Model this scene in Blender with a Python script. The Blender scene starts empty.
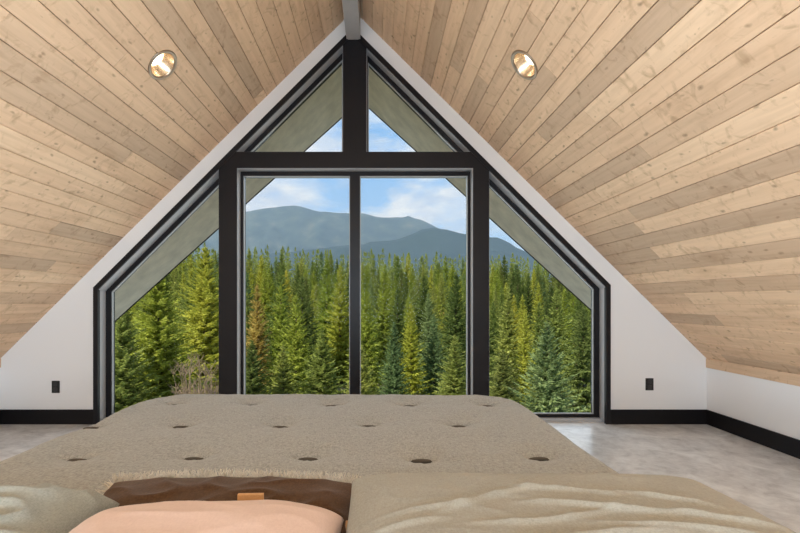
import bpy, bmesh, math, random
import numpy as np
from mathutils import Vector, Matrix, noise

C = bpy.context.scene.collection
R = random.Random(7)

# ------------------------------------------------------------------ survey of the place (metres)
FOC = 430.0                 # focal length for an 800 px wide frame
VPX, VPY = 377.0, 301.0     # vanishing point of the room's long axis
EYE = 1.168                 # eye height above the loft floor
D = 4.085                   # window wall, measured from the eye
BACK = -2.8                 # rear wall
XR = (353.5 - VPX) / FOC * D            # ridge line
ZR = EYE + (VPY - 10.7) / FOC * D       # ridge height
TAN = 0.985                             # roof pitch
CA = 1 / math.sqrt(1 + TAN * TAN); SA = TAN * CA
HALF = 353.5 / FOC * D                  # half width of the loft


def X(px, Y=D): return (px - VPX) / FOC * Y
def Z(py, Y=D): return EYE + (VPY - py) / FOC * Y


# ------------------------------------------------------------------ helpers
def link(o, parent=None):
    C.objects.link(o)
    if parent: o.parent = parent
    return o


def mesh_obj(name, verts, faces, mat=None, parent=None, smooth=False):
    me = bpy.data.meshes.new(name)
    me.from_pydata([tuple(v) for v in verts], [], [tuple(f) for f in faces])
    if mat: me.materials.append(mat)
    if smooth: me.polygons.foreach_set('use_smooth', [True] * len(me.polygons))
    me.update()
    return link(bpy.data.objects.new(name, me), parent)


def bm_obj(name, bm, mat=None, parent=None, smooth=False):
    bmesh.ops.recalc_face_normals(bm, faces=bm.faces[:])
    me = bpy.data.meshes.new(name); bm.to_mesh(me); bm.free()
    if mat: me.materials.append(mat)
    if smooth: me.polygons.foreach_set('use_smooth', [True] * len(me.polygons))
    return link(bpy.data.objects.new(name, me), parent)


def empty(name, loc=(0, 0, 0), rot=(0, 0, 0)):
    o = bpy.data.objects.new(name, None); o.location = loc; o.rotation_euler = rot
    o.empty_display_size = 0.1
    return link(o)


def tag(o, label=None, cat=None, group=None, kind=None):
    if label: o['label'] = label
    if cat: o['category'] = cat
    if group: o['group'] = group
    if kind: o['kind'] = kind
    return o


def struct(o, label=None, cat=None):
    return tag(o, label, cat, None, 'structure')


def add_box(bm, x0, x1, y0, y1, z0, z1, bevel=0.0, mtx=None):
    r = bmesh.ops.create_cube(bm, size=1.0)
    vs = r['verts']
    for v in vs:
        v.co = Vector(((x0 + x1) / 2 + v.co.x * (x1 - x0), (y0 + y1) / 2 + v.co.y * (y1 - y0), (z0 + z1) / 2 + v.co.z * (z1 - z0)))
    if bevel:
        es = list({e for v in vs for e in v.link_edges})
        rr = bmesh.ops.bevel(bm, geom=es, offset=bevel, segments=2, affect='EDGES', profile=0.7)
        vs = list({v for f in rr['faces'] for v in f.verts} | {v for v in vs if v.is_valid})
    if mtx is not None:
        for v in vs: v.co = mtx @ v.co
    return vs


def add_prism(bm, poly, y0, y1):
    """polygon of (x, z) points swept from y0 to y1"""
    a = [bm.verts.new((p[0], y0, p[1])) for p in poly]
    b = [bm.verts.new((p[0], y1, p[1])) for p in poly]
    n = len(poly)
    bm.faces.new(a); bm.faces.new(b[::-1])
    for i in range(n):
        bm.faces.new((a[i], a[(i + 1) % n], b[(i + 1) % n], b[i]))


def inset(poly, ws):
    """offset each edge i (poly[i]->poly[i+1]) of a polygon towards its inside by ws[i]"""
    n = len(poly)
    area = sum(poly[i][0] * poly[(i + 1) % n][1] - poly[(i + 1) % n][0] * poly[i][1] for i in range(n))
    sg = 1 if area > 0 else -1
    L = []
    for i in range(n):
        p, q = Vector(poly[i]), Vector(poly[(i + 1) % n])
        d = (q - p).normalized(); nn = Vector((-d.y, d.x)) * sg
        L.append((p + nn * ws[i], d))
    out = []
    for i in range(n):
        (p, d), (q, e) = L[i - 1], L[i]
        den = d.x * e.y - d.y * e.x
        t = ((q.x - p.x) * e.y - (q.y - p.y) * e.x) / den
        out.append((p.x + d.x * t, p.y + d.y * t))
    return out


def add_ring(bm, outer, inner, y0, y1, skip=()):
    n = len(outer)
    for i in range(n):
        if i in skip: continue
        j = (i + 1) % n
        add_prism(bm, [outer[i], outer[j], inner[j], inner[i]], y0, y1)


def add_lathe(bm, prof, mtx, n=40):
    rows = []
    for r, z in prof:
        rows.append([bm.verts.new(mtx @ Vector((r * math.cos(2 * math.pi * k / n), r * math.sin(2 * math.pi * k / n), z))) for k in range(n)])
    for a, b in zip(rows, rows[1:]):
        for k in range(n):
            bm.faces.new((a[k], a[(k + 1) % n], b[(k + 1) % n], b[k]))
    return rows


# ------------------------------------------------------------------ materials
def newmat(name):
    m = bpy.data.materials.new(name); m.use_nodes = True
    nt = m.node_tree
    return m, nt, nt.nodes['Principled BSDF']


def N(nt, typ, **kw):
    n = nt.nodes.new(typ)
    for k, v in kw.items():
        if k in n.inputs: n.inputs[k].default_value = v
        else: setattr(n, k, v)
    return n


def ramp(nt, stops):
    n = nt.nodes.new('ShaderNodeValToRGB')
    el = n.color_ramp.elements
    while len(el) < len(stops): el.new(0.5)
    for e, (p, c) in zip(el, stops):
        e.position = p; e.color = (c[0], c[1], c[2], 1) if not isinstance(c, float) else (c, c, c, 1)
    return n


def plain(name, col, rough=0.5, metal=0.0, bump=0.0, bscale=200.0, var=0.0, spec=0.5):
    m, nt, b = newmat(name)
    b.inputs['Base Color'].default_value = (*col, 1)
    b.inputs['Roughness'].default_value = rough
    b.inputs['Metallic'].default_value = metal
    b.inputs['Specular IOR Level'].default_value = spec
    tc = N(nt, 'ShaderNodeTexCoord')
    if var:
        ns = N(nt, 'ShaderNodeTexNoise', Scale=6.0, Detail=4.0)
        nt.links.new(tc.outputs['Object'], ns.inputs['Vector'])
        rp = ramp(nt, [(0.3, tuple(c * (1 - var) for c in col)), (0.7, tuple(min(1, c * (1 + var)) for c in col))])
        nt.links.new(ns.outputs['Fac'], rp.inputs['Fac']); nt.links.new(rp.outputs['Color'], b.inputs['Base Color'])
    if bump:
        ns = N(nt, 'ShaderNodeTexNoise', Scale=bscale, Detail=3.0)
        nt.links.new(tc.outputs['Object'], ns.inputs['Vector'])
        bp = N(nt, 'ShaderNodeBump', Strength=bump, Distance=0.002)
        nt.links.new(ns.outputs['Fac'], bp.inputs['Height']); nt.links.new(bp.outputs['Normal'], b.inputs['Normal'])
    return m


def wood_mat():
    m, nt, b = newmat('whitewashed_plank_wood')
    uv = N(nt, 'ShaderNodeUVMap', uv_map='planks')
    tone = N(nt, 'ShaderNodeAttribute', attribute_name='tone')
    # long grain
    mp = N(nt, 'ShaderNodeMapping'); mp.inputs['Scale'].default_value = (1.6, 26.0, 1)
    nt.links.new(uv.outputs['UV'], mp.inputs['Vector'])
    g = N(nt, 'ShaderNodeTexNoise', Scale=1.0, Detail=5.0, Roughness=0.6, Distortion=0.6)
    nt.links.new(mp.outputs['Vector'], g.inputs['Vector'])
    # cloudy stain
    mp2 = N(nt, 'ShaderNodeMapping'); mp2.inputs['Scale'].default_value = (2.2, 6.0, 1)
    nt.links.new(uv.outputs['UV'], mp2.inputs['Vector'])
    g2 = N(nt, 'ShaderNodeTexNoise', Scale=1.0, Detail=4.0, Roughness=0.65)
    nt.links.new(mp2.outputs['Vector'], g2.inputs['Vector'])
    base = ramp(nt, [(0.0, WOOD[0]), (0.5, WOOD[1]), (1.0, WOOD[2])])
    nt.links.new(tone.outputs['Fac'], base.inputs['Fac'])
    gr = ramp(nt, [(0.30, (0.86, 0.83, 0.80)), (0.62, (1.05, 1.05, 1.05))])
    nt.links.new(g.outputs['Fac'], gr.inputs['Fac'])
    mx = N(nt, 'ShaderNodeMix', data_type='RGBA', blend_type='MULTIPLY'); mx.inputs[0].default_value = 0.75
    nt.links.new(base.outputs['Color'], mx.inputs[6]); nt.links.new(gr.outputs['Color'], mx.inputs[7])
    st = ramp(nt, [(0.28, (0.80, 0.76, 0.72)), (0.46, (1.0, 1.0, 1.0))])
    nt.links.new(g2.outputs['Fac'], st.inputs['Fac'])
    mx2 = N(nt, 'ShaderNodeMix', data_type='RGBA', blend_type='MULTIPLY'); mx2.inputs[0].default_value = 0.8
    nt.links.new(mx.outputs[2], mx2.inputs[6]); nt.links.new(st.outputs['Color'], mx2.inputs[7])
    # cross grain smudges of the whitewash
    mp4 = N(nt, 'ShaderNodeMapping'); mp4.inputs['Scale'].default_value = (11.0, 7.0, 1)
    nt.links.new(uv.outputs['UV'], mp4.inputs['Vector'])
    g4 = N(nt, 'ShaderNodeTexNoise', Scale=1.0, Detail=4.0, Roughness=0.6, Distortion=1.5)
    nt.links.new(mp4.outputs['Vector'], g4.inputs['Vector'])
    sm = ramp(nt, [(0.55, (1.0, 1.0, 1.0)), (0.72, (0.72, 0.68, 0.63))])
    nt.links.new(g4.outputs['Fac'], sm.inputs['Fac'])
    mxs = N(nt, 'ShaderNodeMix', data_type='RGBA', blend_type='MULTIPLY'); mxs.inputs[0].default_value = 0.9
    nt.links.new(mx2.outputs[2], mxs.inputs[6]); nt.links.new(sm.outputs['Color'], mxs.inputs[7])
    mx2 = mxs
    # knots: warped cells, most of them small
    mp3 = N(nt, 'ShaderNodeMapping'); mp3.inputs['Scale'].default_value = (7.5, 12.0, 1)
    wp = N(nt, 'ShaderNodeTexNoise', Scale=14.0, Detail=2.0)
    nt.links.new(uv.outputs['UV'], wp.inputs['Vector'])
    wa = N(nt, 'ShaderNodeVectorMath', operation='MULTIPLY_ADD'); wa.inputs[1].default_value = (0.06, 0.04, 0)
    nt.links.new(wp.outputs['Color'], wa.inputs[0]); nt.links.new(uv.outputs['UV'], wa.inputs[2])
    nt.links.new(wa.outputs[0], mp3.inputs['Vector'])
    vo = N(nt, 'ShaderNodeTexVoronoi', voronoi_dimensions='2D', Scale=1.0, Randomness=1.0)
    nt.links.new(mp3.outputs['Vector'], vo.inputs['Vector'])
    wn = N(nt, 'ShaderNodeTexWhiteNoise', noise_dimensions='3D')
    nt.links.new(vo.outputs['Position'], wn.inputs['Vector'])
    sz = N(nt, 'ShaderNodeMath', operation='MULTIPLY_ADD'); sz.inputs[1].default_value = 0.26; sz.inputs[2].default_value = -0.09
    nt.links.new(wn.outputs['Value'], sz.inputs[0])
    df = N(nt, 'ShaderNodeMath', operation='SUBTRACT')
    nt.links.new(sz.outputs[0], df.inputs[0]); nt.links.new(vo.outputs['Distance'], df.inputs[1])
    kn = ramp(nt, [(0.0, 0.0), (0.05, 0.35), (0.16, 0.95)])
    nt.links.new(df.outputs[0], kn.inputs['Fac'])
    mx3 = N(nt, 'ShaderNodeMix', data_type='RGBA')
    nt.links.new(kn.outputs['Color'], mx3.inputs[0]); nt.links.new(mx2.outputs[2], mx3.inputs[6]); mx3.inputs[7].default_value = (0.30, 0.19, 0.11, 1)
    nt.links.new(mx3.outputs[2], b.inputs['Base Color'])
    b.inputs['Roughness'].default_value = 0.6
    b.inputs['Specular IOR Level'].default_value = 0.25
    bp = N(nt, 'ShaderNodeBump', Strength=0.15, Distance=0.002)
    nt.links.new(g.outputs['Fac'], bp.inputs['Height']); nt.links.new(bp.outputs['Normal'], b.inputs['Normal'])
    return m


def floor_mat():
    m, nt, b = newmat('mottled_stone_floor')
    tc = N(nt, 'ShaderNodeTexCoord')
    a = N(nt, 'ShaderNodeTexNoise', Scale=2.6, Detail=7.0, Roughness=0.62, Distortion=1.2)
    nt.links.new(tc.outputs['Object'], a.inputs['Vector'])
    c = N(nt, 'ShaderNodeTexNoise', Scale=9.0, Detail=6.0, Roughness=0.7, Distortion=0.6)
    nt.links.new(tc.outputs['Object'], c.inputs['Vector'])
    av = N(nt, 'ShaderNodeMix', data_type='FLOAT'); av.inputs[0].default_value = 0.45
    nt.links.new(a.outputs['Fac'], av.inputs[2]); nt.links.new(c.outputs['Fac'], av.inputs[3])
    rp = ramp(nt, [(0.36, (0.40, 0.395, 0.395)), (0.49, (0.63, 0.63, 0.635)), (0.62, (0.82, 0.825, 0.83))])
    nt.links.new(av.outputs[0], rp.inputs['Fac'])
    nt.links.new(rp.outputs['Color'], b.inputs['Base Color'])
    b.inputs['Roughness'].default_value = 0.28
    bp = N(nt, 'ShaderNodeBump', Strength=0.08, Distance=0.003)
    nt.links.new(c.outputs['Fac'], bp.inputs['Height']); nt.links.new(bp.outputs['Normal'], b.inputs['Normal'])
    return m


def linen(name, dark, light, scale=260.0, bump=0.5, wr=0.0, sheen=0.15):
    m, nt, b = newmat(name)
    tc = N(nt, 'ShaderNodeTexCoord')
    mp = N(nt, 'ShaderNodeMapping'); mp.inputs['Scale'].default_value = (1.0, 0.35, 1)
    nt.links.new(tc.outputs['Object'], mp.inputs['Vector'])
    a = N(nt, 'ShaderNodeTexNoise', Scale=scale, Detail=3.0, Roughness=0.7)
    nt.links.new(mp.outputs['Vector'], a.inputs['Vector'])
    mp2 = N(nt, 'ShaderNodeMapping'); mp2.inputs['Scale'].default_value = (0.35, 1.0, 1)
    nt.links.new(tc.outputs['Object'], mp2.inputs['Vector'])
    c = N(nt, 'ShaderNodeTexNoise', Scale=scale, Detail=3.0, Roughness=0.7)
    nt.links.new(mp2.outputs['Vector'], c.inputs['Vector'])
    av = N(nt, 'ShaderNodeMix', data_type='FLOAT'); av.inputs[0].default_value = 0.5
    nt.links.new(a.outputs['Fac'], av.inputs[2]); nt.links.new(c.outputs['Fac'], av.inputs[3])
    rp = ramp(nt, [(0.36, dark), (0.64, light)])
    nt.links.new(av.outputs[0], rp.inputs['Fac']); nt.links.new(rp.outputs['Color'], b.inputs['Base Color'])
    b.inputs['Roughness'].default_value = 0.9
    b.inputs['Specular IOR Level'].default_value = 0.15
    b.inputs['Sheen Weight'].default_value = sheen
    h = av.outputs[0]
    if wr:
        w = N(nt, 'ShaderNodeTexNoise', Scale=9.0, Detail=3.0, Roughness=0.5, Distortion=1.4)
        nt.links.new(tc.outputs['Object'], w.inputs['Vector'])
        bp0 = N(nt, 'ShaderNodeBump', Strength=wr, Distance=0.02)
        nt.links.new(w.outputs['Fac'], bp0.inputs['Height'])
    bp = N(nt, 'ShaderNodeBump', Strength=bump, Distance=0.0025)
    nt.links.new(h, bp.inputs['Height'])
    if wr: nt.links.new(bp0.outputs['Normal'], bp.inputs['Normal'])
    nt.links.new(bp.outputs['Normal'], b.inputs['Normal'])
    return m


def glass_mat():
    m = bpy.data.materials.new('clear_window_glass'); m.use_nodes = True
    nt = m.node_tree; nt.nodes.clear()
    out = N(nt, 'ShaderNodeOutputMaterial')
    tr = N(nt, 'ShaderNodeBsdfTransparent'); tr.inputs['Color'].default_value = (0.97, 0.985, 0.975, 1)
    gl = N(nt, 'ShaderNodeBsdfGlossy', Roughness=0.0)
    fr = N(nt, 'ShaderNodeFresnel', IOR=1.06)
    mx = N(nt, 'ShaderNodeMixShader')
    nt.links.new(fr.outputs[0], mx.inputs[0]); nt.links.new(tr.outputs[0], mx.inputs[1]); nt.links.new(gl.outputs[0], mx.inputs[2])
    nt.links.new(mx.outputs[0], out.inputs[0])
    return m


def leaf_mat(name, dark, light):
    m = bpy.data.materials.new(name); m.use_nodes = True
    nt = m.node_tree; nt.nodes.clear()
    out = N(nt, 'ShaderNodeOutputMaterial')
    tc = N(nt, 'ShaderNodeTexCoord'); oi = N(nt, 'ShaderNodeObjectInfo')
    ns = N(nt, 'ShaderNodeTexNoise', Scale=1.7, Detail=5.0, Roughness=0.75)
    nt.links.new(tc.outputs['Object'], ns.inputs['Vector'])
    rp = ramp(nt, [(0.34, dark), (0.66, light)])
    nt.links.new(ns.outputs['Fac'], rp.inputs['Fac'])
    hs = N(nt, 'ShaderNodeHueSaturation')
    h = N(nt, 'ShaderNodeMapRange'); h.inputs[3].default_value = 0.475; h.inputs[4].default_value = 0.52
    nt.links.new(oi.outputs['Random'], h.inputs[0]); nt.links.new(h.outputs[0], hs.inputs['Hue'])
    v = N(nt, 'ShaderNodeMapRange'); v.inputs[3].default_value = 1.25; v.inputs[4].default_value = 0.75
    nt.links.new(oi.outputs['Random'], v.inputs[0]); nt.links.new(v.outputs[0], hs.inputs['Value'])
    nt.links.new(rp.outputs['Color'], hs.inputs['Color'])
    df = N(nt, 'ShaderNodeBsdfDiffuse'); tl = N(nt, 'ShaderNodeBsdfTranslucent'); mx = N(nt, 'ShaderNodeMixShader')
    mx.inputs[0].default_value = 0.38
    nt.links.new(hs.outputs[0], df.inputs[0]); nt.links.new(hs.outputs[0], tl.inputs[0])
    nt.links.new(df.outputs[0], mx.inputs[1]); nt.links.new(tl.outputs[0], mx.inputs[2]); nt.links.new(mx.outputs[0], out.inputs[0])
    return m


WOOD = [(0.54, 0.385, 0.26), (0.74, 0.515, 0.335), (0.84, 0.615, 0.41)]
M = {}
M['wood'] = wood_mat()
M['floor'] = floor_mat()
M['white'] = plain('white_wall_paint', (0.77, 0.76, 0.76), 0.6, bump=0.05, bscale=300)
M['black'] = plain('black_satin_metal', (0.012, 0.011, 0.013), 0.38, bump=0.02, spec=0.22)
M['dimple_shade'] = plain('dimple_slit_shade', (0.09, 0.08, 0.068), 0.9, spec=0.1)  # dark colour standing in for shade in the comforter dimples
M['base'] = plain('black_baseboard_paint', (0.008, 0.007, 0.008), 0.45, spec=0.2)
M['reveal'] = plain('grey_aluminium_lining', (0.42, 0.42, 0.43), 0.3)
M['bead'] = plain('pale_glazing_bead', (0.36, 0.37, 0.37), 0.35)
M['glass'] = glass_mat()
M['beam'] = plain('grey_painted_beam', (0.42, 0.41, 0.41), 0.5, var=0.06)
M['soffit'] = plain('grey_stained_soffit_board', (0.80, 0.71, 0.57), 0.7, var=0.12, bump=0.1, bscale=60)
M['roof'] = plain('dark_roofing', (0.05, 0.05, 0.05), 0.8)
M['backing'] = plain('dark_wood_backing', (0.12, 0.08, 0.05), 0.8)
M['comforter'] = linen('taupe_linen', (0.235, 0.24, 0.225), (0.455, 0.465, 0.45), 190.0, 0.7)
M['olive'] = linen('olive_grey_linen', (0.265, 0.255, 0.215), (0.375, 0.365, 0.315), 320.0, 0.25, 0.12)
M['sage'] = linen('sage_linen', (0.24, 0.25, 0.22), (0.36, 0.37, 0.33), 320.0, 0.25, 0.15)
M['peach'] = linen('peach_cotton', (0.62, 0.455, 0.385), (0.69, 0.52, 0.445), 320.0, 0.15, 0.05)
M['tan'] = linen('tan_cotton', (0.50, 0.27, 0.11), (0.58, 0.33, 0.15), 320.0, 0.2, 0.05)
M['brown'] = linen('chocolate_brown_weave', (0.055, 0.027, 0.012), (0.105, 0.054, 0.024), 240.0, 0.4, 0.1)
M['fringe'] = linen('frayed_cream_thread', (0.58, 0.54, 0.46), (0.74, 0.70, 0.62), 320.0, 0.2)
M['sheet'] = plain('white_mattress_ticking', (0.7, 0.69, 0.66), 0.9, bump=0.2)
M['darkwood'] = plain('dark_oak', (0.07, 0.045, 0.03), 0.5, var=0.2)
M['bronze'] = plain('bronze_trim_metal', (0.42, 0.33, 0.25), 0.3, metal=0.9)
M['gold'] = plain('warm_reflector_metal', (0.85, 0.68, 0.48), 0.22, metal=0.85)
M['outlet'] = plain('black_outlet_plastic', (0.012, 0.011, 0.011), 0.4)
M['outlet_face'] = plain('dark_grey_outlet_plastic', (0.03, 0.028, 0.027), 0.35)
M['bark'] = plain('grey_brown_bark', (0.10, 0.07, 0.045), 0.9, var=0.3)
M['ground'] = plain('forest_floor', (0.09, 0.085, 0.035), 0.95, var=0.4, bump=0.6, bscale=3)
M['twig'] = plain('dry_twig', (0.26, 0.18, 0.11), 0.9, var=0.3)
m, nt, b = newmat('lamp_glow'); b.inputs['Emission Color'].default_value = (1.0, 0.86, 0.66, 1); b.inputs['Emission Strength'].default_value = 6.0
M['glow'] = m

# ------------------------------------------------------------------ room shell
XL, XRR = XR - HALF, XR + HALF
ZK = ZR - HALF * TAN                 # height where the roof meets the knee walls


def roofP(side, s, y, n):
    """point on a roof slope: s down the slope from the ridge, n outwards (up) from the inner face"""
    return Vector((XR + side * (s * CA + n * SA), y, ZR - s * SA + n * CA))


bm = bmesh.new(); add_box(bm, XL - 0.1, XRR + 0.1, BACK - 0.1, D + 0.2, -0.12, 0.0)
struct(bm_obj('floor', bm, M['floor']), 'mottled grey beige stone floor around the bed', 'floor')

# gable wall around the glazing
zf = 0.0
outer = [(XL, zf), (XL, ZK), (XR, ZR), (XRR, ZK), (XRR, zf)]
k0 = 381.5; k1 = 325.0                               # the two 45 degree edges of the opening: x + y, x - y
ap = ((k0 + k1) / 2, (k0 - k1) / 2)
inner = [(X(94), zf), (X(94), Z(k0 - 94)), (X(ap[0]), Z(ap[1])), (X(610), Z(610 - k1)), (X(610), zf)]
bm = bmesh.new()
for i in range(4):
    add_prism(bm, [outer[i], outer[i + 1], inner[i + 1], inner[i]], D, D + 0.18)
struct(bm_obj('wall_front', bm, M['white']), 'white gable wall framing the big glazing', 'wall')

for nm, x0, x1 in (('wall_left', XL - 0.1, XL), ('wall_right', XRR, XRR + 0.1)):
    bm = bmesh.new(); add_box(bm, x0, x1, BACK, D + 0.18, 0, ZK)
    struct(bm_obj(nm, bm, M['white']), 'low white knee wall under the %s roof slope' % nm[5:], 'wall')

# rear wall with an opening for an added window
wx0, wx1, wz0, wz1 = -1.72, 1.27, 0.12, 2.35
bm = bmesh.new()
add_prism(bm, [(XL, 0), (XL, ZK), (wx0, ZR - (XR - wx0) * TAN), (wx0, 0)], BACK - 0.15, BACK)
add_prism(bm, [(XRR, 0), (XRR, ZK), (wx1, ZR - (wx1 - XR) * TAN), (wx1, 0)], BACK - 0.15, BACK)
add_prism(bm, [(wx0, 0), (wx1, 0), (wx1, wz0), (wx0, wz0)], BACK - 0.15, BACK)
add_prism(bm, [(wx0, wz1), (wx1, wz1), (wx1, ZR - (wx1 - XR) * TAN), (XR, ZR), (wx0, ZR - (XR - wx0) * TAN)], BACK - 0.15, BACK)
struct(bm_obj('wall_back', bm, M['white']), 'white gable wall behind the head of the bed', 'wall')

# tongue and groove boards on both slopes
SL = HALF / CA
PW = 0.128
HOLES = []                                          # recessed light positions: (side, s, y)
for side in (-1, 1):
    rr = D / 2.85
    for yy in (2.865, -0.9):  # rear pair added out of view for extra light
        HOLES.append((side, 1.204 / CA, yy))
HR = 0.098
for side, nm in ((-1, 'ceiling_left'), (1, 'ceiling_right')):
    vs, fs, uvs, tones = [], [], [], []
    rnd = random.Random(31 + side)
    s0 = 0.0
    while s0 < SL - 0.02:
        s1 = min(s0 + PW, SL)
        y0 = BACK - rnd.uniform(0, 2.5)
        while y0 < D:
            y1 = y0 + rnd.choice([1.2, 1.8, 2.4, 3.0, 3.6]) + rnd.uniform(-.1, .1)
            a, bb = max(y0, BACK), min(y1, D)
            if bb - a > 0.03:
                g, c = 0.0016, 0.0035
                prof = [(s0 + g, c), (s0 + g + c, 0), (s1 - g - c, 0), (s1 - g, c), (s1 - g, 0.018), (s0 + g, 0.018)]
                base = len(vs)
                for yv in (a + 0.0008, bb - 0.0008):
                    for (s, n) in prof: vs.append(roofP(side, s, yv, n))
                fl = [[base + i for i in range(6)], [base + 6 + i for i in range(6)][::-1]]
                for i in range(6): fl.append([base + i, base + (i + 1) % 6, base + 6 + (i + 1) % 6, base + 6 + i])
                if side < 0: fl = [f[::-1] for f in fl]
                ou, ov = rnd.uniform(0, 60), rnd.uniform(0, 60)
                tn = min(1, max(0, rnd.gauss(0.55, 0.2)))
                if rnd.random() < 0.10: tn = rnd.uniform(0.0, 0.2)
                ss = [p[0] for p in prof] * 2; yy = [a] * 6 + [bb] * 6
                for f in fl:
                    fs.append(f); tones.append(tn)
                    for vi in f: uvs.append((yy[vi - base] + ou, ss[vi - base] - s0 + ov))
            y0 = y1
        s0 = s1
    o = mesh_obj(nm, vs, fs, M['wood'])
    me = o.data
    ul = me.uv_layers.new(name='planks')
    ul.data.foreach_set('uv', [c for t in uvs for c in t])
    at = me.attributes.new('tone', 'FLOAT', 'FACE'); at.data.foreach_set('value', tones)
    bmx = bmesh.new(); bmx.from_mesh(me); bmesh.ops.recalc_face_normals(bmx, faces=bmx.faces[:]); bmx.to_mesh(me); bmx.free()
    # cut the openings for the recessed lights
    cut = bmesh.new()
    for (sd, s, y) in HOLES:
        if sd != side: continue
        ctr = roofP(side, s, y, 0); nrm = Vector((side * SA, 0, CA))
        q = nrm.to_track_quat('Z', 'Y').to_matrix().to_4x4()
        bmesh.ops.create_cone(cut, cap_ends=True, segments=40, radius1=HR, radius2=HR, depth=0.2, matrix=Matrix.Translation(ctr) @ q)
    co = bm_obj('cutter', cut)
    md = o.modifiers.new('holes', 'BOOLEAN'); md.operation = 'DIFFERENCE'; md.solver = 'EXACT'; md.object = co
    dg = bpy.context.evaluated_depsgraph_get()
    nm_ = bpy.data.meshes.new_from_object(o.evaluated_get(dg))
    o.modifiers.clear(); o.data = nm_
    bpy.data.objects.remove(co)
    struct(o, 'knotty whitewashed board ceiling on the %s roof slope' % nm[8:], 'ceiling')

# wood fascia where the boards meet the knee walls
for nm, side, xx in (('trim_1', -1, XL), ('trim_2', 1, XRR)):
    bm = bmesh.new()
    x0, x1 = (xx - 0.001, xx + 0.012) if side < 0 else (xx - 0.012, xx + 0.001)
    add_box(bm, x0, x1, BACK, D - 0.001, Z(367.5), ZK + 0.004, 0.002)
    o = struct(bm_obj(nm, bm, M['wood']), 'wooden strip along the top of the %s knee wall' % ('left' if side < 0 else 'right'), 'trim')
    me = o.data; ul = me.uv_layers.new(name='planks')
    for lp in me.loops:
        v = me.vertices[lp.vertex_index].co; ul.data[lp.index].uv = (v.y + 7, v.z + 3)
    at = me.attributes.new('tone', 'FLOAT', 'FACE'); at.data.foreach_set('value', [0.25] * len(me.polygons))

# prow roof overhang beyond the wall
YA, YE, SE = D * 1.445, D * 1.314, 3.06 / CA
def prow(s): return YA + (YE - YA) * s / SE
SX = SL + 1.2
for side, nm in ((-1, 'soffit_left'), (1, 'soffit_right')):
    def slab(s0, s1, n0, n1, ya, yb0, yb1, mat, name, parent=None):
        ps = [roofP(side, s, y, n) for n in (n0, n1) for (s, y) in ((s0, ya), (s1, ya), (s1, yb1), (s0, yb0))]
        b_ = bmesh.new(); v = [b_.verts.new(p) for p in ps]
        for f in ((0, 1, 2, 3), (7, 6, 5, 4), (0, 4, 5, 1), (1, 5, 6, 2), (2, 6, 7, 3), (3, 7, 4, 0)): b_.faces.new([v[i] for i in f])
        return bm_obj(name, b_, mat, parent)
    so = slab(0.0, SX, 0.0, 0.02, D + 0.18, prow(0), prow(SX), M['soffit'], 'soffit')
    struct(so, 'grey soffit boards under the %s roof overhang' % nm[7:], 'soffit')
    b_ = bmesh.new()
    for (e0, e1, n0, n1) in ((0.0, 0.02, -0.008, 0.24),):
        ps = [roofP(side, s, prow(s) + e, n) for n in (n0, n1) for (s, e) in ((0, e0), (SX, e0), (SX, e1), (0, e1))]
        v = [b_.verts.new(p) for p in ps]
        for f in ((0, 1, 2, 3), (7, 6, 5, 4), (0, 4, 5, 1), (1, 5, 6, 2), (2, 6, 7, 3), (3, 7, 4, 0)): b_.faces.new([v[i] for i in f])
    struct(bm_obj('roof_trim', b_, M['black']), 'dark edge board along the %s roof overhang' % nm[7:], 'trim')
    rf = slab(0.0, SX, 0.18, 0.30, BACK - 3.2, prow(0), prow(SX), M['roof'], 'roof')  # rear overhang added out of view to keep sun off the added rear window
    struct(rf, 'dark roofing over the %s slope' % nm[7:], 'roof')
    bk = slab(0.0, SX, 0.10, 0.12, BACK, D, D, M['backing'], 'roof_lining')
    struct(bk, 'roof lining behind the %s ceiling boards' % nm[7:], 'roof')

# ridge beam
bw = 0.066
bm = bmesh.new(); add_box(bm, XR - bw, XR + bw, BACK, D - 0.001, Z(40), ZR - bw * TAN - 0.004, 0.004)
struct(bm_obj('ceiling_beam', bm, M['beam']), 'grey painted ridge beam running along the ceiling peak', 'beam')

# baseboards
bh = 14.6 / FOC * D
def baseboard(nm, a, b_, side):
    bm = bmesh.new()
    if side in ('front', 'back'):
        y0, y1 = (D - 0.016, D) if side == 'front' else (BACK, BACK + 0.016)
        for (x0, x1) in a: add_box(bm, x0, x1, y0, y1, 0, bh, 0.003)
    else:
        x0, x1 = (XL, XL + 0.016) if side == 'left' else (XRR - 0.016, XRR)
        add_box(bm, x0, x1, BACK + 0.017, D - 0.0165, 0, bh, 0.003)
    struct(bm_obj(nm, bm, M['base']), 'black baseboard along the %s wall' % side, 'baseboard')
baseboard('baseboard_front', [(XL, X(94)), (X(610), XRR)], None, 'front')
baseboard('baseboard_back', [(XL, XRR)], None, 'back')
baseboard('baseboard_left', None, None, 'left')
baseboard('baseboard_right', None, None, 'right')

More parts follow.
